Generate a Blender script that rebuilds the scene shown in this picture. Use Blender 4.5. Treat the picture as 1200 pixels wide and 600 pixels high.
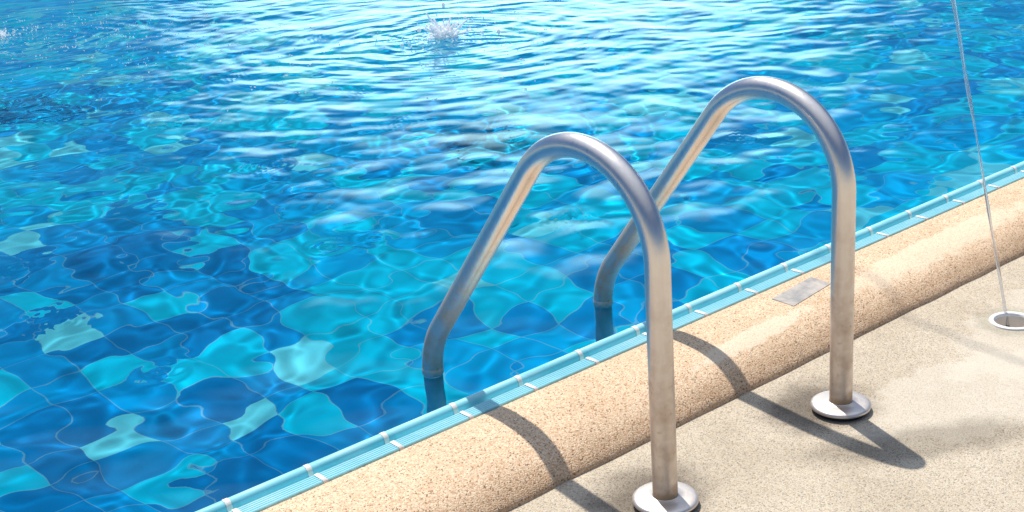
import bpy, bmesh, math, random
import numpy as np
from mathutils import Vector, Matrix

for o in list(bpy.data.objects):
    bpy.data.objects.remove(o)
scene = bpy.context.scene
COL = scene.collection
R = math.radians

# ------------------------------------------------------------------ camera
FPX, PITCH, YAW, ROLL = 1600.63, 0.3483, 0.6766, -0.0730
cp, sp, cy_, sy_ = math.cos(PITCH), math.sin(PITCH), math.cos(YAW), math.sin(YAW)
fw = Vector((sy_*cp, cy_*cp, -sp)); rt0 = Vector((cy_, -sy_, 0)); up0 = rt0.cross(fw)
cr, sr = math.cos(ROLL), math.sin(ROLL)
rt = rt0*cr + up0*sr; up = up0*cr - rt0*sr
cam = bpy.data.cameras.new('camera'); camo = bpy.data.objects.new('camera', cam); COL.objects.link(camo)
cam.sensor_width = 36; cam.lens = 36*FPX/1200; cam.clip_start = .05; cam.clip_end = 2000
M = Matrix((rt, up, -fw)).transposed().to_4x4(); M.translation = (-0.8621, -1.8903, 1.1815)
camo.matrix_world = M; scene.camera = camo

# ------------------------------------------------------------------ light
SUN_AZ, SUN_EL = R(70.5), R(64)
sdir = Vector((math.cos(SUN_AZ)*math.cos(SUN_EL), math.sin(SUN_AZ)*math.cos(SUN_EL), math.sin(SUN_EL)))
w = bpy.data.worlds.new('World'); scene.world = w; w.use_nodes = True
nt = w.node_tree; nt.nodes.clear(); L = nt.links.new
def N(t, **k):
    n = nt.nodes.new(t)
    for a, b in k.items(): setattr(n, a, b)
    return n
out = N('ShaderNodeOutputWorld'); bg = N('ShaderNodeBackground'); sky = N('ShaderNodeTexSky')
sky.sky_type = 'NISHITA'; sky.sun_disc = False; sky.sun_elevation = SUN_EL
sky.sun_rotation = R(90) - SUN_AZ; sky.air_density = 1.0; sky.dust_density = 0.0; sky.ozone_density = 1.5
bg.inputs['Strength'].default_value = 0.15
# bright patch added to the sky; its reflection puts the glow on the far water
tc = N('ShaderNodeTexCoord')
GLOW_AZ, GLOW_EL = R(49.5), R(3)
cdir = (math.cos(GLOW_AZ)*math.cos(GLOW_EL), math.sin(GLOW_AZ)*math.cos(GLOW_EL), math.sin(GLOW_EL))
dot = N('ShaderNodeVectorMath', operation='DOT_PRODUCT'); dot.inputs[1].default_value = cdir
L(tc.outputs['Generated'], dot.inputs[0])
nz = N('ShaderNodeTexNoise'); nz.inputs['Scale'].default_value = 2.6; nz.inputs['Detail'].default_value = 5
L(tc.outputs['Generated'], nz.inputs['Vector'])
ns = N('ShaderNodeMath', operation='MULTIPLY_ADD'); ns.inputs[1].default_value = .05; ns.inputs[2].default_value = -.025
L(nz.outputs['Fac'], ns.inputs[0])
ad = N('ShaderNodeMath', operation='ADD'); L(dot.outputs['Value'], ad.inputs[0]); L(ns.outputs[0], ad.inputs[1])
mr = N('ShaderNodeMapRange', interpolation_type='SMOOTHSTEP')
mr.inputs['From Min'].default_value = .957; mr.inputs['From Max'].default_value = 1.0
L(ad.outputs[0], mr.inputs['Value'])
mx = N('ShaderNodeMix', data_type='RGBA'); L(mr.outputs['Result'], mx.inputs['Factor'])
# low sky darkened to deepen the water's blue; zenith brightened as added shadow fill
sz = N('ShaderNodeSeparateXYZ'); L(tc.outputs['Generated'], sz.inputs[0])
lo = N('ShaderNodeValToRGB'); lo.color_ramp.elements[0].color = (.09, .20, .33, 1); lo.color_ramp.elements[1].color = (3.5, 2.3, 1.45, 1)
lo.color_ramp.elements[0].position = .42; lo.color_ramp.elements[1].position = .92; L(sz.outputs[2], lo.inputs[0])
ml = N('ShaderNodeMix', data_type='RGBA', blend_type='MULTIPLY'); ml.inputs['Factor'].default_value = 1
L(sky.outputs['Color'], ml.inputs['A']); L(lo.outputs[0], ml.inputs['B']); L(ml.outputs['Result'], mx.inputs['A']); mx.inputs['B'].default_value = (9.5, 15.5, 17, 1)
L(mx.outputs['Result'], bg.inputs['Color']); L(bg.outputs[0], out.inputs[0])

sl = bpy.data.lights.new('sun', 'SUN'); sl.energy = 3.5; sl.angle = R(.7); sl.color = (1, .94, .85)
so = bpy.data.objects.new('sun', sl); COL.objects.link(so)
so.rotation_euler = sdir.to_track_quat('Z', 'Y').to_euler()
sl.cycles.is_caustics_light = True

scene.view_settings.view_transform = 'Standard'; scene.view_settings.look = 'None'
scene.view_settings.gamma = 1; scene.view_settings.exposure = 0.50
cyc = scene.cycles
cyc.caustics_refractive = True; cyc.caustics_reflective = False
cyc.max_bounces = 10; cyc.transmission_bounces = 8; cyc.glossy_bounces = 4; cyc.diffuse_bounces = 7
cyc.sample_clamp_indirect = 6; cyc.use_denoising = True

# ------------------------------------------------------------------ helpers
def tag(o, label=None, cat=None, group=None, kind=None):
    if label: o['label'] = label
    if cat: o['category'] = cat
    if group: o['group'] = group
    if kind: o['kind'] = kind
    return o
def empty(name, loc=(0, 0, 0)):
    o = bpy.data.objects.new(name, None); COL.objects.link(o); o.location = loc; o.empty_display_size = .05
    return o
def mesh(name, verts, faces, mat, parent=None, smooth=True, loc=None):
    me = bpy.data.meshes.new(name); me.from_pydata([tuple(v) for v in verts], [], faces); me.update()
    me.materials.append(mat)
    if smooth: me.polygons.foreach_set('use_smooth', [True]*len(me.polygons))
    o = bpy.data.objects.new(name, me); COL.objects.link(o)
    if parent: o.parent = parent
    if loc: o.location = loc
    return o
def sharp(o, deg=35):
    bm = bmesh.new(); bm.from_mesh(o.data)
    for e in bm.edges:
        if len(e.link_faces) == 2 and e.calc_face_angle(0) > R(deg): e.smooth = False
    bm.to_mesh(o.data); bm.free()
def lathe(prof, n=48):
    v, f = [], []
    for r, z in prof:
        for i in range(n):
            a = 2*math.pi*i/n; v.append((r*math.cos(a), r*math.sin(a), z))
    for j in range(len(prof)-1):
        for i in range(n):
            k = (i+1) % n
            f.append((j*n+i, j*n+k, (j+1)*n+k, (j+1)*n+i))
    return v, f
def tube_yz(pts, r, n=28, caps=True):
    """tube along a path of (x,y,z) points that stays in a plane x = const"""
    v, f = [], []; P = [Vector(p) for p in pts]
    for i, p in enumerate(P):
        t = (P[min(i+1, len(P)-1)] - P[max(i-1, 0)]).normalized()
        a = Vector((1, 0, 0)); b = t.cross(a)
        rr = r[i] if isinstance(r, (list, tuple)) else r
        for k in range(n):
            c = 2*math.pi*k/n; v.append(p + a*(rr*math.cos(c)) + b*(rr*math.sin(c)))
    for i in range(len(P)-1):
        for k in range(n):
            q = (k+1) % n
            f.append((i*n+k, i*n+q, (i+1)*n+q, (i+1)*n+k))
    if caps:
        f.append(tuple(range(n))[::-1]); f.append(tuple((len(P)-1)*n+k for k in range(n)))
    return v, f

class Mat:
    """small shorthand for building node materials"""
    def __init__(s, name):
        s.m = bpy.data.materials.new(name); s.m.use_nodes = True; s.nt = s.m.node_tree
        s.b = s.nt.nodes['Principled BSDF']; s.o = s.nt.nodes['Material Output']
        s.pos = s.n('ShaderNodeTexCoord').outputs['Object']
    def n(s, t, **k):
        x = s.nt.nodes.new(t)
        for a, b in k.items(): setattr(x, a, b)
        return x
    def l(s, a, b): s.nt.links.new(a, b)
    def set(s, **k):
        for a, b in k.items():
            i = s.b.inputs[a.replace('_', ' ')]
            if isinstance(b, bpy.types.NodeSocket): s.l(b, i)
            else: i.default_value = b
        return s
    def math(s, op, a, b=None, c=None, clamp=False):
        x = s.n('ShaderNodeMath', operation=op); x.use_clamp = clamp
        for i, q in enumerate((a, b, c)):
            if q is None: continue
            if isinstance(q, bpy.types.NodeSocket): s.l(q, x.inputs[i])
            else: x.inputs[i].default_value = q
        return x.outputs[0]
    def noise(s, scale, detail=3, rough=.5, vec=None, dist=0, out='Fac', dims='3D', w=None):
        x = s.n('ShaderNodeTexNoise', noise_dimensions=dims)
        x.inputs['Scale'].default_value = scale; x.inputs['Detail'].default_value = detail
        x.inputs['Roughness'].default_value = rough; x.inputs['Distortion'].default_value = dist
        s.l(vec or s.pos, x.inputs['Vector']); return x.outputs[out]
    def voro(s, scale, vec=None, feature='F1', out='Color'):
        x = s.n('ShaderNodeTexVoronoi', feature=feature); x.inputs['Scale'].default_value = scale
        s.l(vec or s.pos, x.inputs['Vector']); return x.outputs[out]
    def ramp(s, fac, stops, interp='LINEAR'):
        x = s.n('ShaderNodeValToRGB'); e = x.color_ramp; e.interpolation = interp
        while len(e.elements) < len(stops): e.elements.new(.5)
        for el, (p, c) in zip(e.elements, stops):
            el.position = p; el.color = (c, c, c, 1) if not hasattr(c, '__len__') else (*c, 1)
        s.l(fac, x.inputs[0]); return x.outputs[0]
    def mix(s, f, a, b, mode='MIX'):
        x = s.n('ShaderNodeMix', data_type='RGBA', blend_type=mode)
        for nm, q in (('Factor', f), ('A', a), ('B', b)):
            if isinstance(q, bpy.types.NodeSocket): s.l(q, x.inputs[nm])
            elif nm == 'Factor': x.inputs[nm].default_value = q
            else: x.inputs[nm].default_value = (*q, 1)
        return x.outputs['Result']
    def sep(s, v):
        x = s.n('ShaderNodeSeparateXYZ'); s.l(v, x.inputs[0]); return x.outputs
    def scale(s, v, xyz):
        x = s.n('ShaderNodeVectorMath', operation='MULTIPLY'); s.l(v, x.inputs[0]); x.inputs[1].default_value = xyz
        return x.outputs[0]
    def bump(s, h, strength, dist):
        x = s.n('ShaderNodeBump'); x.inputs['Strength'].default_value = strength; x.inputs['Distance'].default_value = dist
        s.l(h, x.inputs['Height']); s.l(x.outputs[0], s.b.inputs['Normal'])
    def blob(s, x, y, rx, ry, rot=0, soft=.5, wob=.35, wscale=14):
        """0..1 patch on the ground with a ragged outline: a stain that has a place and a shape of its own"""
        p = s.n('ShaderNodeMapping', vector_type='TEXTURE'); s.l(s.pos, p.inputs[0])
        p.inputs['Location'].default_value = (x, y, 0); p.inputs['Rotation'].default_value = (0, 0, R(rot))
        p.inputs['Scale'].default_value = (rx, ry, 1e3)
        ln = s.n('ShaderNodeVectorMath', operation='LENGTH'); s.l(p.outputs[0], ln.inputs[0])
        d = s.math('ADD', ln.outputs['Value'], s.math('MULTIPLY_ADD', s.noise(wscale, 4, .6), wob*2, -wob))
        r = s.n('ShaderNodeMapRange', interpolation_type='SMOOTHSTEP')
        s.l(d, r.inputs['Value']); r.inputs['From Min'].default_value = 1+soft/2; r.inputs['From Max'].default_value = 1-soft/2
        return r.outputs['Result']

# ------------------------------------------------------------------ materials
def pebble(name, stops, size, blobs, fine=.5):
    m = Mat(name)
    v = m.voro(size, out='Color'); r = m.sep(v)
    col = m.ramp(r[0], stops, 'CONSTANT')
    col = m.mix(.22, col, m.ramp(m.noise(size*1.7, 1), [(.3, .25), (.7, .8)]), 'OVERLAY')
    patch = m.noise(5.5, 5, .65)
    col = m.mix(m.math('MULTIPLY', m.math('SUBTRACT', 1, m.ramp(patch, [(.36, 0), (.62, 1)])), .35), col, (.62, .58, .52), 'MULTIPLY')
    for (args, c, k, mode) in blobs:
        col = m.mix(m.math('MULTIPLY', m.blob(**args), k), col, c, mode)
    dist = m.voro(size, out='Distance')
    m.set(Base_Color=col, Roughness=.82, Specular_IOR_Level=.3)
    h = m.math('ADD', m.math('MULTIPLY', dist, -1), m.math('MULTIPLY', m.noise(60, 3), .6))
    m.bump(h, .55, .0022)
    return m.m
YB = -.4798; XB1, XB2 = .559, .559+.4695
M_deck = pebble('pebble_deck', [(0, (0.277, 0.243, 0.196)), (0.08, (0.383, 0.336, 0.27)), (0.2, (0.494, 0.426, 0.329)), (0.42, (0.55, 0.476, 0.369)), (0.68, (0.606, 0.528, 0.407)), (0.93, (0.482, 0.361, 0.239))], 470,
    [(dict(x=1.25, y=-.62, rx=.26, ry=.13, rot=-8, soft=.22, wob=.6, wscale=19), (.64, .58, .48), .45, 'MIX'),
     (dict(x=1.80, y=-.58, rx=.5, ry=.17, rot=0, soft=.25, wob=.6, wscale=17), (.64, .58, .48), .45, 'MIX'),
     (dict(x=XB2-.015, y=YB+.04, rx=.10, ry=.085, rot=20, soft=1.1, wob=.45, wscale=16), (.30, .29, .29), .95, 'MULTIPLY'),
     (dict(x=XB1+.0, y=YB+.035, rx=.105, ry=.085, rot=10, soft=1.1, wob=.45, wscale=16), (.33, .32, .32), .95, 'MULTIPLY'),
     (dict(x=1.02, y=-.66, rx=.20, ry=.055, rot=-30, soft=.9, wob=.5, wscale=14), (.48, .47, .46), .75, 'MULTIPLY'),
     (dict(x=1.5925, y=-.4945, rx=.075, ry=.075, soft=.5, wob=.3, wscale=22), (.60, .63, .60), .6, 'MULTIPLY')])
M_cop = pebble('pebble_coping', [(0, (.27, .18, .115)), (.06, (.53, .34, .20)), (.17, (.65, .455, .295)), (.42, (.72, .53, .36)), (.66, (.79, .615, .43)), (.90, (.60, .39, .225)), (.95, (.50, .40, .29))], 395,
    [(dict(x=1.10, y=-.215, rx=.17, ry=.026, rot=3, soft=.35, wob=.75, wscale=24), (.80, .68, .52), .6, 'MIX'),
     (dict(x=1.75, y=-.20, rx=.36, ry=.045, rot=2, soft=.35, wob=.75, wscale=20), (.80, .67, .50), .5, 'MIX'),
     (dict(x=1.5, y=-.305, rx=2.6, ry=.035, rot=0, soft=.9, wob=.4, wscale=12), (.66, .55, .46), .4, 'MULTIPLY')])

LT = .1594
def tile_edge_mat():
    m = Mat('turquoise_glaze'); p = m.sep(m.pos)
    k = m.math('FLOOR', m.math('DIVIDE', m.math('ADD', p[0], p[1]), LT))
    wn = m.n('ShaderNodeTexWhiteNoise', noise_dimensions='1D'); m.l(k, wn.inputs['W'])
    col = m.mix(wn.outputs['Value'], (.19, .56, .64), (.26, .65, .73))
    worn = m.math('MULTIPLY', m.math('GREATER_THAN', m.math('MULTIPLY', p[1], -1), .0362), m.math('LESS_THAN', m.math('MULTIPLY', p[1], -1), .08))
    col = m.mix(m.math('MULTIPLY', worn, m.math('MULTIPLY_ADD', m.noise(45, 4, .6), .6, .25)), col, (.38, .70, .78))
    sc = m.ramp(m.noise(28, 5, .7, vec=m.scale(m.pos, (.25, 1.6, 1))), [(.50, 0), (.72, 1)])
    col = m.mix(m.math('MULTIPLY', sc, .45), col, (.62, .76, .78))
    top = m.n('ShaderNodeMapRange'); m.l(p[2], top.inputs['Value']); top.inputs['From Min'].default_value = .0560; top.inputs['From Max'].default_value = .0600
    lime = m.ramp(m.noise(20, 5, .7, vec=m.scale(m.pos, (.4, 2, 1))), [(.38, .1), (.62, .75)])
    col = m.mix(m.math('MULTIPLY', top.outputs[0], lime), col, (.50, .76, .84))      # lime scale on the rounded nose
    m.set(Base_Color=col, Specular_IOR_Level=.22, Roughness=m.ramp(m.noise(40, 3), [(.3, .3), (.7, .5)]))
    return m.m
M_edge = tile_edge_mat()
def simple(name, c, rough=.5, **k):
    m = Mat(name); n = m.noise(k.pop('ns', 30), 4, .6)
    m.set(Base_Color=m.mix(n, tuple(x*.82 for x in c), tuple(min(1, x*1.1) for x in c)), Roughness=rough, **k)
    return m.m
M_grout = simple('white_grout', (.78, .74, .68), .8)
M_rubber = simple('dark_seal', (.03, .03, .035), .7)
M_white = simple('white_plastic', (.80, .79, .77), .4)
M_cup = simple('dull_cup', (.66, .61, .54), .7)
M_noz = simple('nozzle_brass', (.06, .055, .05), .45, Metallic=.6)

def steel(name, rust, rbase=.22):
    m = Mat(name); p = m.sep(m.pos)
    st = m.noise(1, 4, .6, vec=m.scale(m.pos, (160, 160, 8)))
    spots = m.ramp(m.noise(95, 4, .7), [(.60, 0), (.74, 1)])
    cloudy = m.ramp(m.noise(22, 4, .65), [(.42, 0), (.68, 1)])
    low = m.n('ShaderNodeMapRange'); m.l(p[2], low.inputs['Value'])
    low.inputs['From Min'].default_value = .44; low.inputs['From Max'].default_value = .20
    rf = m.math('MULTIPLY', m.math('ADD', m.math('MULTIPLY', spots, .4), m.math('MULTIPLY_ADD', cloudy, .42, .36)), m.math('MULTIPLY_ADD', low.outputs[0], .85, .15), clamp=True)
    foot = m.n('ShaderNodeMapRange'); m.l(p[2], foot.inputs['Value'])
    foot.inputs['From Min'].default_value = .050; foot.inputs['From Max'].default_value = .028
    rf = m.math('ADD', rf, m.math('MULTIPLY', m.math('MULTIPLY', foot.outputs[0], m.math('GREATER_THAN', p[2], 0)), m.math('MULTIPLY_ADD', cloudy, .5, .3)), clamp=True)
    rf = m.math('MULTIPLY', rf, rust)
    col = m.mix(rf, m.mix(st, (.72, .69, .66), (.84, .81, .78)), (.50, .33, .19))
    ro = m.math('MULTIPLY_ADD', st, .12, m.math('MULTIPLY_ADD', rf, .25, rbase))
    m.set(Base_Color=col, Metallic=m.math('SUBTRACT', 1, m.math('MULTIPLY', rf, .75)), Roughness=ro)
    m.bump(m.math('ADD', m.noise(130, 2), m.math('MULTIPLY', st, .5)), .12, .0006)
    return m.m
M_steel = steel('weathered_steel', 1.0, .22)
M_sub = simple('submerged_steel', (.80, .84, .84), .5)
M_cap = steel('polished_steel', .28, .30)

PT = .155
def pool_mat(floor):
    m = Mat('mosaic_tiles')
    g = m.n('ShaderNodeNewGeometry'); nn = m.sep(g.outputs['Normal']); p = m.sep(g.outputs['Position'])
    sc = m.n('ShaderNodeVectorMath', operation='SCALE'); m.l(g.outputs['Position'], sc.inputs[0]); sc.inputs['Scale'].default_value = 1/PT
    of = m.n('ShaderNodeVectorMath', operation='ADD'); m.l(sc.outputs[0], of.inputs[0]); of.inputs[1].default_value = (0, 0, 0)
    fl = m.n('ShaderNodeVectorMath', operation='FLOOR'); m.l(of.outputs[0], fl.inputs[0])
    wn = m.n('ShaderNodeTexWhiteNoise', noise_dimensions='3D'); m.l(fl.outputs[0], wn.inputs['Vector'])
    shade = wn.outputs['Value'] if floor else m.math('MULTIPLY_ADD', wn.outputs['Value'], .25, .75)
    if floor:
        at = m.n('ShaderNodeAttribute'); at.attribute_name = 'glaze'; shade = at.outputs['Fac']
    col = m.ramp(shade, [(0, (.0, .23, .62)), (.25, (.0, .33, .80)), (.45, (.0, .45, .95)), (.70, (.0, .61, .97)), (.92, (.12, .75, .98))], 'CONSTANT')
    col = m.mix(.25, col, m.ramp(m.noise(9, 4, .6, vec=g.outputs['Position']), [(.3, .35), (.7, .65)]), 'OVERLAY')
    fr = m.n('ShaderNodeVectorMath', operation='FRACTION'); m.l(of.outputs[0], fr.inputs[0]); q = m.sep(fr.outputs[0])
    def edge(a): return m.math('ABSOLUTE', m.math('SUBTRACT', a, .5))
    def use(a, i): # ignore the axis the surface faces
        return m.math('MULTIPLY', edge(a), m.math('LESS_THAN', m.math('ABSOLUTE', nn[i]), .5))
    e = m.math('MAXIMUM', use(q[0], 0), m.math('MAXIMUM', use(q[1], 1), use(q[2], 2)))
    gm = m.math('GREATER_THAN', e, .488)
    col = m.mix(m.math('MULTIPLY', gm, .34), col, (.30, .60, .64))
    m.set(Base_Color=col, Roughness=.9, Specular_IOR_Level=0.0)   # under water a glaze hardly mirrors
    return m.m
M_pool = pool_mat(True); M_poolwall = pool_mat(False)

def water_mat():
    m = bpy.data.materials.new('pool_water'); m.use_nodes = True; t = m.node_tree; t.nodes.clear()
    o = t.nodes.new('ShaderNodeOutputMaterial'); g = t.nodes.new('ShaderNodeBsdfGlass')
    g.inputs['IOR'].default_value = 1.333; g.inputs['Roughness'].default_value = 0; g.inputs['Color'].default_value = (.92, .975, 1, 1)
    a = t.nodes.new('ShaderNodeAttribute'); a.attribute_name = 'ripple'    # slopes of the finest ripples
    t.links.new(a.outputs['Vector'], g.inputs['Normal'])
    t.links.new(g.outputs[0], o.inputs['Surface']); return m
M_water = water_mat()
def spray_mat(name, white):
    m = Mat(name)
    m.set(Base_Color=(.92, .94, .95, 1), Roughness=.12, IOR=1.333, Transmission_Weight=1-white)
    return m.m
M_jet = spray_mat('aerated_water', .22)
def foam_mat():
    m = Mat('white_spray'); m.set(Base_Color=(.995, .997, 1, 1), Roughness=.5, Specular_IOR_Level=.2)
    t = m.n('ShaderNodeBsdfTranslucent'); t.inputs['Color'].default_value = (.995, .997, 1, 1)
    x = m.n('ShaderNodeMixShader'); x.inputs[0].default_value = .55
    m.l(m.b.outputs[0], x.inputs[1]); m.l(t.outputs[0], x.inputs[2]); m.l(x.outputs[0], m.o.inputs['Surface']); return m.m
M_foam = foam_mat()

# ------------------------------------------------------------------ pool basin
X0, X1, Y1, ZF, ZW = -4.0, 14.0, 11.0, -1.20, .040
def quad(name, pts, mat, kind='structure'):
    o = mesh(name, pts, [(0, 1, 2, 3)], mat, smooth=False); o['kind'] = kind; return o
def pool_floor():
    """one face per tile, each with its own glaze (0 dark blue .. 1 pale cyan)"""
    i0, i1, j1 = int(X0/PT)-1, int(X1/PT)+2, int(Y1/PT)+2
    light = set()
    for px, py in LIGHT_TILES: light.add((math.floor(px/PT), math.floor(py/PT)))
    rg = random.Random(17); v, f, g = [], [], []; nj = j1+1
    for i in range(i0, i1+1):
        for j in range(0, j1+1): v.append((i*PT, j*PT, ZF))
    for i in range(i0, i1):
        for j in range(0, j1):
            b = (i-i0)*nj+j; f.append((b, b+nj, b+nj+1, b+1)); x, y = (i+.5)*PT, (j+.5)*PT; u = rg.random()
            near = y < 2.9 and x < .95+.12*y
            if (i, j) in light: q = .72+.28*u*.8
            elif near: q = u*.46  # fewer light tiles; darker glazes also paint in the dimmer left side
            else: q = .30+.70*u    # lighter glazes paint extra brightness into the middle and far floor
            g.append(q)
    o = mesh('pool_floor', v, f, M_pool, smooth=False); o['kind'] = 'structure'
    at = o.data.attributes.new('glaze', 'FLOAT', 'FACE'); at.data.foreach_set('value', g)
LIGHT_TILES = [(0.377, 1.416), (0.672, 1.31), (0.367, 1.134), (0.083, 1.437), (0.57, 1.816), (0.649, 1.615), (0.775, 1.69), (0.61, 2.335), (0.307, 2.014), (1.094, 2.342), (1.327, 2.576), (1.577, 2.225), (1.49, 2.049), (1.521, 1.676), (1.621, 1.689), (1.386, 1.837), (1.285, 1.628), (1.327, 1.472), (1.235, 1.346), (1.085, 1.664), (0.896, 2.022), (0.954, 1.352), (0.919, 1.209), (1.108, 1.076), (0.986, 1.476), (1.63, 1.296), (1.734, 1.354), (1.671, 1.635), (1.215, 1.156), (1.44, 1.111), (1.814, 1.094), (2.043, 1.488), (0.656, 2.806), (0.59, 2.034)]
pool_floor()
wv = [(X0, 0), (X1, 0), (X1, Y1), (X0, Y1)]
vv = [(x, y, z) for z in (ZF, .046) for x, y in wv]
o = mesh('pool_wall', vv, [(i, 4+i, 4+(i+1) % 4, (i+1) % 4) for i in range(4)], M_poolwall, smooth=False); o['kind'] = 'structure'

# closed loop round the pool: stations (x, y, outward x, outward y)
def loop(step_near=.05):
    s = []
    xs = list(np.arange(X0, X1, .5)) + list(np.arange(-.5, 3.5, step_near)); xs = sorted(set(round(float(a), 3) for a in xs))
    s.append((X0, 0, -1, -1)); s += [(x, 0, 0, -1) for x in xs if x > X0+.4]; s.append((X1, 0, 1, -1))
    s += [(X1, y, 1, 0) for y in np.arange(.5, Y1, 1.)]; s.append((X1, Y1, 1, 1))
    s += [(x, Y1, 0, 1) for x in np.arange(X1-.5, X0, -1.)]; s.append((X0, Y1, -1, 1))
    s += [(X0, y, -1, 0) for y in np.arange(Y1-.5, 0, -1.)]
    return s
def sweep(name, prof, mat, parent=None, wob=None, step=.05):
    st = loop(step); n = len(prof); v, f = [], []
    for i, (x, y, ox, oy) in enumerate(st):
        for j, (d, z) in enumerate(prof):
            dd, dz = (wob(i, x, j) if wob else (0, 0))
            v.append((x+ox*(d+dd), y+oy*(d+dd), z+dz))
    for i in range(len(st)):
        k = (i+1) % len(st)
        for j in range(n-1): f.append((i*n+j, i*n+j+1, k*n+j+1, k*n+j))
    return mesh(name, v, f, mat, parent)
# tile edging: rounded nose, cove, ribbed flat (distance behind the water edge, height)
ridge = [(.000, -.02), (.000, .042)]+[(.0108-.0108*math.cos(a), .0497+.0108*math.sin(a)) for a in np.linspace(0, math.pi, 13)]
ridge += [(.0222, .0452), (.0240, .0434), (.0280, .0430), (.0325, .0446), (.036, .0490)]
ribs = []
d = .0368
for i in range(5):
    ribs += [(d, .0514), (d+.0010, .0530), (d+.0022, .0535), (d+.0036, .0530), (d+.0048, .0513)]
    d += .0062
ribs += [(.0678, .0530), (.0683, .0525), (.0686, .040)]
edging = empty('tile_edging', (0, 0, 0))
tag(edging, 'turquoise ribbed tile edging with rounded nose and white grout joints along the pool rim', 'tile edging')
o = sweep('edge_tile', ridge+ribs, M_edge, edging, step=.25); sharp(o, 28)
gv, gf = [], []
gp = [(-.0006, .020, .0005, 0)]+[(.0108-.0116*math.cos(a), .0497+.0116*math.sin(a), 0, 0) for a in np.linspace(0, math.pi, 13)]+[(.0230, .0462, 0, 0), (.0247, .0443, 0, 0), (.0268, .0420, 0, 0), (.0285, .0415, 0, 0), (.0345, .0440, 0, 0), (.0366, .0500, 0, 1)]
gp += [(.0370, .0532, .0008, 1), (.0684, .0532, .0008, 1), (.0692, .0485, 0, 1), (.0692, .0405, 0, 1)]
npf = len(gp)
for q, k in enumerate(range(-24, 87)):      # a bed of mortar behind the tiles carries every joint between them
    rg = random.Random(k); j0, j1 = rg.uniform(-.0012, .0012), rg.uniform(-.0012, .0012); b = len(gv)
    for dd, z, lift, rib in gp:
        for sd in (-1, 1):
            gv.append((k*LT+(j1 if rib else j0)+sd*(.0046 if rib else .0052)*rg.uniform(.88, 1.1), -dd, z+lift))
    for i in range(npf-1): gf.append((b+2*i, b+2*i+1, b+2*i+3, b+2*i+2))
    if q:
        pb = b-2*npf; i = npf-2; gf.append((pb+2*i+1, b+2*i, b+2*i+2, pb+2*i+3))
o = mesh('grout', gv, gf, M_grout, edging)

# coping: pebble-wash hump that falls to the deck
cpts = [(.0695, .020), (.0700, .0480), (.074, .0515), (.085, .0545), (.105, .0568), (.13, .0580)]
for t in np.linspace(0, 1, 22)[1:]:
    cpts.append((.14+.161*t, .010+.048*(1-t**3.2)))
cpts += [(.3025, .006), (.304, -.012)]
rng = random.Random(4)
wv_ = [(rng.uniform(2, 40), rng.uniform(0, 6.28), rng.uniform(.3, 1)) for _ in range(14)]
def cwob(i, x, j):
    if j < 9: return 0, 0
    a = (j-8)/(len(cpts)-9)
    s = sum(k*math.sin(f*x+p) for f, p, k in wv_)/4
    s2 = sum(k*math.sin(f*1.7*x+p*3) for f, p, k in wv_)/4
    return .0016*s*a, .0016*s2*a*(1-a)*2
o = sweep('coping', cpts, M_cop, wob=cwob, step=.015); o['kind'] = 'structure'
for pl in o.data.polygons: pl.use_smooth = True

# deck: one sheet out to the horizon, with the pool cut out and a round hole for the jet fitting
HX, HY, HR = 1.5925, -.4945, .0455
BIG = 400; e = .300
dv, df = [], []
def rect(x0, y0, x1, y1):
    b = len(dv); dv.extend([(x0, y0, 0), (x1, y0, 0), (x1, y1, 0), (x0, y1, 0)]); df.append((b, b+1, b+2, b+3))
rect(-BIG, -BIG, BIG, -2); rect(-BIG, Y1+e, BIG, BIG); rect(-BIG, -2, X0-e, Y1+e); rect(X1+e, -2, BIG, Y1+e)
hs = .12
rect(X0-e, -2, HX-hs, -e); rect(HX+hs, -2, X1+e, -e); rect(HX-hs, -2, HX+hs, HY-hs); rect(HX-hs, HY+hs, HX+hs, -e)
n = 48; b = len(dv)
for i in range(n):
    a = 2*math.pi*i/n; c, s = math.cos(a), math.sin(a); k = hs/max(abs(c), abs(s))
    dv.append((HX+HR*c, HY+HR*s, 0)); dv.append((HX+k*c, HY+k*s, 0))
for i in range(n):
    j = (i+1) % n; df.append((b+2*i, b+2*i+1, b+2*j+1, b+2*j))
o = mesh('deck', dv, df, M_deck, smooth=False); o['kind'] = 'structure'

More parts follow.
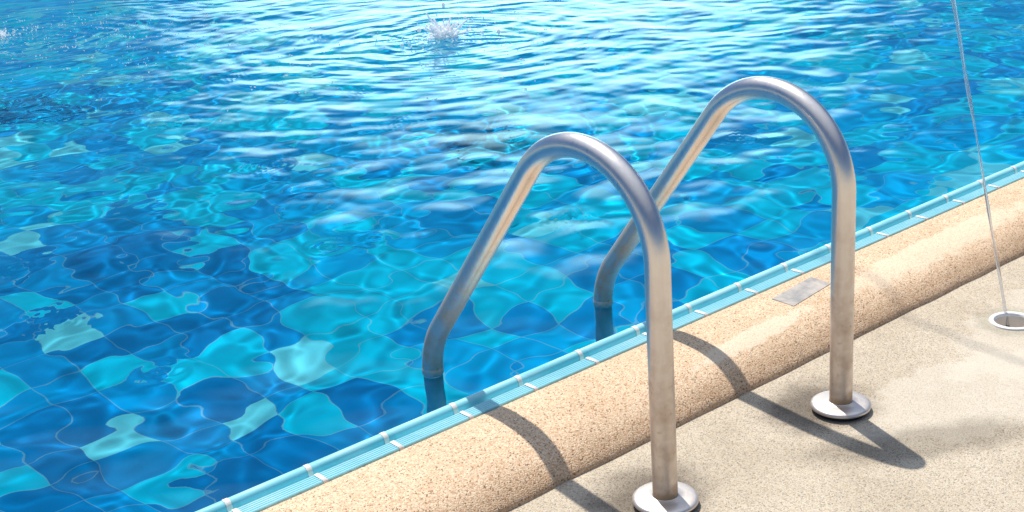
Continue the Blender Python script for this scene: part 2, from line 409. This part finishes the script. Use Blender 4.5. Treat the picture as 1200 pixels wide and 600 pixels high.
# ------------------------------------------------------------------ water surface
S1 = (2.73, 2.95); S2 = (1.53, 5.02)
def axis(a, b, dense, lo, hi, st):
    return np.unique(np.round(np.concatenate([np.arange(a, lo, .08), np.arange(lo, hi, dense), np.arange(hi, b, .08), [a, b]]), 5))
gx = axis(X0, X1, .0125, -.8, 6.2, 0); gy = axis(0, Y1, .0125, 0, 7.2, 0)
XX, YY = np.meshgrid(gx, gy)
def height(x, y, fine=False):
    r = np.random.default_rng(11)
    h = np.zeros_like(x)
    wx = x + .05*np.sin(2.1*y+1.0)+.04*np.sin(3.3*x-1.7*y); wy = y + .05*np.sin(1.9*x+.3)+.04*np.sin(2.7*y+2.2*x)
    def env(a, b, lo, hi):
        t = np.clip((a-lo)/(hi-lo), 0, 1); return t*t*(3-2*t)
    far = env(.55*x+.83*y, 0, .6, 3.6)
    right = env(x-.6*y, 0, .8, 3.2)
    agit = .76+.0*far+.18*right
    for lam0, lam1, cnt, slope in ((.45, 1.1, 26, .040), (.20, .45, 44, .046), (.065, .20, 80, .036)):
        lam = np.exp(r.uniform(np.log(lam0), np.log(lam1), cnt)); th = r.uniform(0, 6.283, cnt); ph = r.uniform(0, 6.283, cnt)
        g = np.zeros_like(x)
        for l_, t_, p_ in zip(lam, th, ph):
            k = 2*np.pi/l_; g += np.sin(k*(np.cos(t_)*wx+np.sin(t_)*wy)+p_)*(slope*np.sqrt(2/cnt)/k)
        if lam0 < .4 and not fine: g *= GEO
        h += g*(.46-.14*far if lam0 > .4 else (agit-.08-.20*far if lam1 > .3 else .5+.42*far))
    for (cx, cy), A, l_, dec in ((S1, .0046, .20, 1.1), (S2, .0042, .16, .9)):
        d = np.hypot(x-cx, y-cy)
        a_ = np.arctan2(y-cy, x-cx); wob = .08*np.sin(3*a_+d*5)+.05*np.sin(7*a_-d*4)+.03*np.sin(11*a_+d*9)
        if not fine: A *= .15
        h += A*np.exp(-d/dec)*np.sin(2*np.pi*(d+wob)/l_)*np.clip(d/.12, 0, 1)/np.sqrt(1+d*2)
        h += A*.30*np.exp(-d/.5)*np.sin(2*np.pi*d/.055)*np.clip(d/.1, 0, 1)
    if not fine: return h*1.0
    # little rings where drops fell
    for _ in range(46):
        cx, cy = r.uniform(-.2, 4.2), r.uniform(.1, 5); A = r.uniform(.0003, .0010); l_ = r.uniform(.022, .05); d = np.hypot(x-cx, y-cy)
        sel = d < .3
        h[sel] += A*np.exp(-(d[sel]/.07)**2)*np.cos(2*np.pi*d[sel]/l_)
    return h
GEO = .34
ZZ = ZW + height(XX, YY)
HF = height(XX, YY, True)
gyv, gxv = np.gradient(HF, gy, gx)
NF = np.stack([-gxv, -gyv, np.ones_like(gxv)], -1); NF /= np.linalg.norm(NF, axis=-1, keepdims=True)
nx, ny = len(gx), len(gy)
me = bpy.data.meshes.new('water')
co = np.stack([XX, YY, ZZ], -1).reshape(-1, 3).astype(np.float32)
ii = np.arange(nx*ny).reshape(ny, nx)
fc = np.stack([ii[:-1, :-1], ii[:-1, 1:], ii[1:, 1:], ii[1:, :-1]], -1).reshape(-1, 4).astype(np.int32)
me.vertices.add(len(co)); me.vertices.foreach_set('co', co.ravel())
me.loops.add(fc.size); me.loops.foreach_set('vertex_index', fc.ravel())
me.polygons.add(len(fc)); me.polygons.foreach_set('loop_start', np.arange(0, fc.size, 4, dtype=np.int32))
me.polygons.foreach_set('use_smooth', np.ones(len(fc), bool)); me.update(calc_edges=True); me.validate()
me.materials.append(M_water)
at = me.attributes.new('ripple', 'FLOAT_VECTOR', 'POINT'); at.data.foreach_set('vector', NF.reshape(-1, 3).astype(np.float32).ravel())
water = bpy.data.objects.new('water', me); COL.objects.link(water); water['kind'] = 'structure'
water.cycles.is_caustics_caster = True
for nm in ('pool_floor', 'pool_wall'): bpy.data.objects[nm].cycles.is_caustics_receiver = True

# ------------------------------------------------------------------ ladder
def hoop(h=.4238, Rr=.1669, th=.674, ls=.480, rb=.189, depth=.95):
    p = [(YB, h*t) for t in np.linspace(0, 1, 24)]
    A = math.pi-th
    p += [(YB+Rr-Rr*math.cos(a), h+Rr*math.sin(a)) for a in np.linspace(0, A, 48)[1:]]
    y, z = p[-1]; dy, dz = math.sin(A), math.cos(A)
    p += [(y+dy*ls*t, z+dz*ls*t) for t in np.linspace(0, 1, 16)[1:]]
    y, z = p[-1]; a0 = math.atan2(dz, dy); B = .5575
    for t in np.linspace(0, 1, 16)[1:]:
        a = a0-B*t
        p.append((y+rb*(math.sin(a0)-math.sin(a)), z+rb*(math.cos(a)-math.cos(a0))))
    return p, a0-B
hp, aend = hoop()
ye, ze = hp[-1]
lower = [(ye, ze-t) for t in np.linspace(.012, 1.0, 12)]
hp += [(ye+.0005, ze-.006)]
ladder = empty('pool_ladder', (0, YB, 0))
tag(ladder, 'stainless steel pool ladder with two arched handrails rising over the pool edge', 'ladder')
TR = .021
rails = []
for i, bx in enumerate((XB1, XB2)):
    if i == 0:
        v, f = tube_yz([(0, y, z) for y, z in hp], TR)
        rail = mesh('handrail', v, f, M_steel, ladder)
        cap = mesh('base_flange', *lathe([(.0212, .0200), (.0222, .0192), (.034, .0188), (.043, .0180), (.0495, .0172), (.0530, .0160), (.0552, .0138), (.0556, .0112), (.0548, .0086), (.052, .0078), (.0215, .0078)]), M_cap, rail)
        cap.location = (0, YB, 0)
        seal = mesh('rubber_seal', *lathe([(.0225, .0080), (.046, .0080), (.047, .004), (.047, -.002)]), M_rubber, rail); seal.location = (0, YB, 0)
        v, f = tube_yz([(0, y, z) for y, z in [(ye, ze-.006)]+lower], TR-.0015)
        leg = mesh('lower_leg', v, f, M_sub, rail)
        v, f = tube_yz([(0, ye, ze+.001), (0, ye, ze-.001), (0, ye, ze-.012), (0, ye, ze-.014)], [TR*.98, TR+.0006, TR+.0006, TR*.98])
        ring = mesh('joint_ring', v, f, M_steel, rail)
        for c in (cap, seal, leg, ring): c.parent = rail
    else:
        src = rails[0]; rail = src.copy(); COL.objects.link(rail); rail.parent = ladder
        for c in list(src.children):
            d_ = c.copy(); COL.objects.link(d_); d_.parent = rail
    for c in rail.children: c.cycles.is_caustics_receiver = c.name.startswith('lower_leg')
    rail.location = (bx, -YB, 0)
    rails.append(rail)
for z in (-.22, -.50, -.78):
    bm = bmesh.new(); bmesh.ops.create_cube(bm, size=1)
    for v_ in bm.verts: v_.co = Vector((v_.co.x*(XB2-XB1-.03), v_.co.y*.085, v_.co.z*.022))
    bmesh.ops.bevel(bm, geom=bm.edges[:], offset=.006, segments=2, affect='EDGES')
    me = bpy.data.meshes.new('step'); bm.to_mesh(me); bm.free(); me.materials.append(M_cap)
    o = bpy.data.objects.new('step', me); COL.objects.link(o); o.parent = ladder; o.location = ((XB1+XB2)/2, ye-YB, z)

# ------------------------------------------------------------------ small plate let into the coping
def plate():
    m = Mat('worn_metal_plate')
    n1 = m.ramp(m.noise(30, 5, .7), [(.35, 0), (.65, 1)])
    m.set(Base_Color=m.mix(n1, (.24, .24, .24), (.46, .41, .36)), Metallic=.15, Roughness=.6)
    c = [(1.2575, -.1245), (1.2565, -.1865), (1.4100, -.1660), (1.4130, -.1070)]
    cx = sum(a for a, _ in c)/4; cy = sum(b for _, b in c)/4
    bm = bmesh.new()
    vs = [bm.verts.new((a-cx, b-cy, 0)) for a, b in c]; f = bm.faces.new(vs)
    if f.normal.z < 0: f.normal_flip()
    g = bmesh.ops.extrude_face_region(bm, geom=[f]); 
    for v_ in [x for x in g['geom'] if isinstance(x, bmesh.types.BMVert)]: v_.co.z += .010
    bmesh.ops.recalc_face_normals(bm, faces=bm.faces[:])
    bmesh.ops.bevel(bm, geom=bm.edges[:], offset=.0015, segments=2, affect='EDGES')
    me = bpy.data.meshes.new('cover_plate'); bm.to_mesh(me); bm.free(); me.materials.append(m.m)
    o = bpy.data.objects.new('cover_plate', me); COL.objects.link(o); o.location = (cx, cy, .0495); o.rotation_euler = (R(1.0), 0, 0)
    tag(o, 'small worn grey rectangular plate set flat into the pebble coping behind the far handrail', 'plate')
plate()

# ------------------------------------------------------------------ deck jet: fitting, stream, drops, splashes
jet = empty('deck_nozzle', (HX, HY, 0))
tag(jet, 'round white water jet fitting sunk in the pebble deck', 'water nozzle')
mesh('collar', *lathe([(.0480, -.001), (.0480, .0025), (.0470, .0038), (.0400, .0042), (.0380, .0030), (.0372, -.004)]), M_white, jet)
mesh('cup', *lathe([(.0372, -.003), (.0365, -.020), (.0345, -.040), (.020, -.043), (.0001, -.043)]), M_cup, jet)
bx, by = 1.6165, -.4695
nz_ = mesh('nozzle', *lathe([(.0001, -.024), (.0035, -.024), (.0045, -.026), (.0055, -.034), (.0075, -.036), (.0075, -.043)], 20), M_noz, jet)
nz_.location = (bx-HX, by-HY, 0)

LX, LY, JH = 2.50, 3.25, 3.35
def jp(t): return Vector((bx+(LX-bx)*t, by+(LY-by)*t, -.024+4*JH*t*(1-t)))
rng = random.Random(8)
pts = []; rad = []
ts = np.concatenate([np.linspace(0, .16, 260), np.linspace(.16, .72, 240)[1:]])
ph = [rng.uniform(0, 6.28) for _ in range(8)]
for t in ts:
    s = t*12
    wob = .0011+.005*t
    p = jp(t) + Vector((math.sin(s*9+ph[0])+.6*math.sin(s*23+ph[1]), math.sin(s*8+ph[2])+.6*math.sin(s*21+ph[3]), 0))*wob*min(1, s*2)
    pts.append(p); rad.append((.0022+.0016*min(1, t/.08))*(1+.16*math.sin(s*31+ph[4])+.13*math.sin(s*57+ph[5])))
v, f = [], []
n = 12
for i, p in enumerate(pts):
    tg = (pts[min(i+1, len(pts)-1)]-pts[max(i-1, 0)]).normalized(); a = tg.cross(Vector((1, .2, 0))).normalized(); b_ = tg.cross(a)
    tw = ts[i]*70
    for k in range(n):
        c = 2*math.pi*k/n; el = 1+.38*math.cos(2*(c-tw))
        v.append(p+(a*math.cos(c)+b_*math.sin(c))*rad[i]*el)
for i in range(len(pts)-1):
    for k in range(n):
        q = (k+1) % n; f.append((i*n+k, i*n+q, (i+1)*n+q, (i+1)*n+k))
f.append(tuple(range(n))[::-1]); f.append(tuple((len(pts)-1)*n+k for k in range(n)))
o = mesh('water_jet', v, f, M_jet)
tag(o, 'thin clear stream of water shooting up from the white deck nozzle', 'water jet')

ICO = bmesh.new(); bmesh.ops.create_icosphere(ICO, subdivisions=2, radius=1)
IV = [v_.co.copy() for v_ in ICO.verts]; IF = [tuple(v_.index for v_ in f_.verts) for f_ in ICO.faces]; ICO.free()
def blobs(lst):
    v, f = [], []
    for c, r3, d in lst:
        q = Vector(d).to_track_quat('Z', 'Y') if d else None; b = len(v)
        for p in IV:
            k = Vector((p.x*r3[0], p.y*r3[1], p.z*r3[2]))
            if q: k = q @ k
            v.append(k+Vector(c))
        f += [tuple(b+i for i in t) for t in IF]
    return v, f
def at_px(x, y, dist):   # a point in the air along a sight line of the reference view, at a given distance
    return camo.matrix_world.translation + (fw + rt*((x-600)/FPX) - up*((y-300)/FPX))*dist
for i, (x, y, dd, sz, lab) in enumerate([(519.5, 6, 5.2, .0062, 'white drop of water falling high above the big splash'),
                                         (584.5, 37, 5.1, .0060, 'white drop of water falling right of the big splash'),
                                         (575.5, 12, 5.2, .0036, 'faint small drop of water falling right of the highest drop')]):
    o = mesh('water_drop', *blobs([((0, 0, 0), (sz, sz, sz*2.0), None)]), M_foam, loc=at_px(x, y, dd))
    tag(o, lab, 'water drop', 'drops falling onto the pool')

def splash(cx, cy, s, seed, label, nspray):
    rg = random.Random(seed)
    root = empty('splash', (cx, cy, ZW)); tag(root, label, 'splash', 'splashes on the pool')
    core = []
    for _ in range(46):      # the burst itself: a heap of froth
        d = Vector((rg.gauss(0, .034), rg.gauss(0, .030), abs(rg.gauss(0, .022))))*s; r = rg.uniform(.005, .0095)*s
        core.append((d, (r, r, r*rg.uniform(.8, 1.3)), None))
    for _ in range(70):      # jets thrown out of it
        a = rg.uniform(0, 6.28); e_ = rg.uniform(.15, 1.35); L_ = (.03+abs(rg.gauss(0, .026)))*s
        d = Vector((math.cos(a)*math.cos(e_)*1.4, math.sin(a)*math.cos(e_)*1.2, math.sin(e_)))
        r = .0042*s*rg.uniform(.5, 1.2)
        core.append((d*L_, (r, r, L_*rg.uniform(.25, .5)), d))
    mesh('crown', *blobs(core), M_foam, root)
    sp = []
    for _ in range(nspray):
        a = rg.uniform(0, 6.28); d = abs(rg.gauss(0, .16))*s+.02; z = abs(rg.gauss(0, .03))*s*math.exp(-d*2)
        r = rg.uniform(.0012, .0038)*(.8 if d > .15 else 1)
        sp.append(((d*math.cos(a)*1.5, d*math.sin(a), z), (r, r, r*rg.uniform(1, 1.7)), None))
    o = mesh('spray', *blobs(sp), M_foam, root); o['kind'] = 'stuff'
splash(*S1, 1.12, 3, 'big bright white splash where falling water hits the middle of the pool', 190)
splash(S2[0]-.02, S2[1]+.03, .55, 5, 'small white splash at the left edge of the pool view', 130)
# specks of foam drifting on the surface
rg = random.Random(21); sp = []
for _ in range(420):
    if rg.random() < .55: x, y = rg.gauss(S2[0]+.35, .35), rg.gauss(S2[1]-.35, .55)
    else: x, y = rg.gauss(S1[0], .55), rg.gauss(S1[1]+.1, .6)
    if y < .3: continue
    r = rg.uniform(.0012, .0034)
    for _ in range(rg.choice((1, 1, 2, 4))):
        sp.append(((x+rg.gauss(0, .014), y+rg.gauss(0, .014), ZW+.001+float(height(np.array([x]), np.array([y]))[0])), (r, r, r*.7), None))
o = mesh('foam', *blobs(sp), M_foam); o['kind'] = 'stuff'
tag(o, 'specks of white foam and bubbles drifting around the splashes on the far water', 'foam')
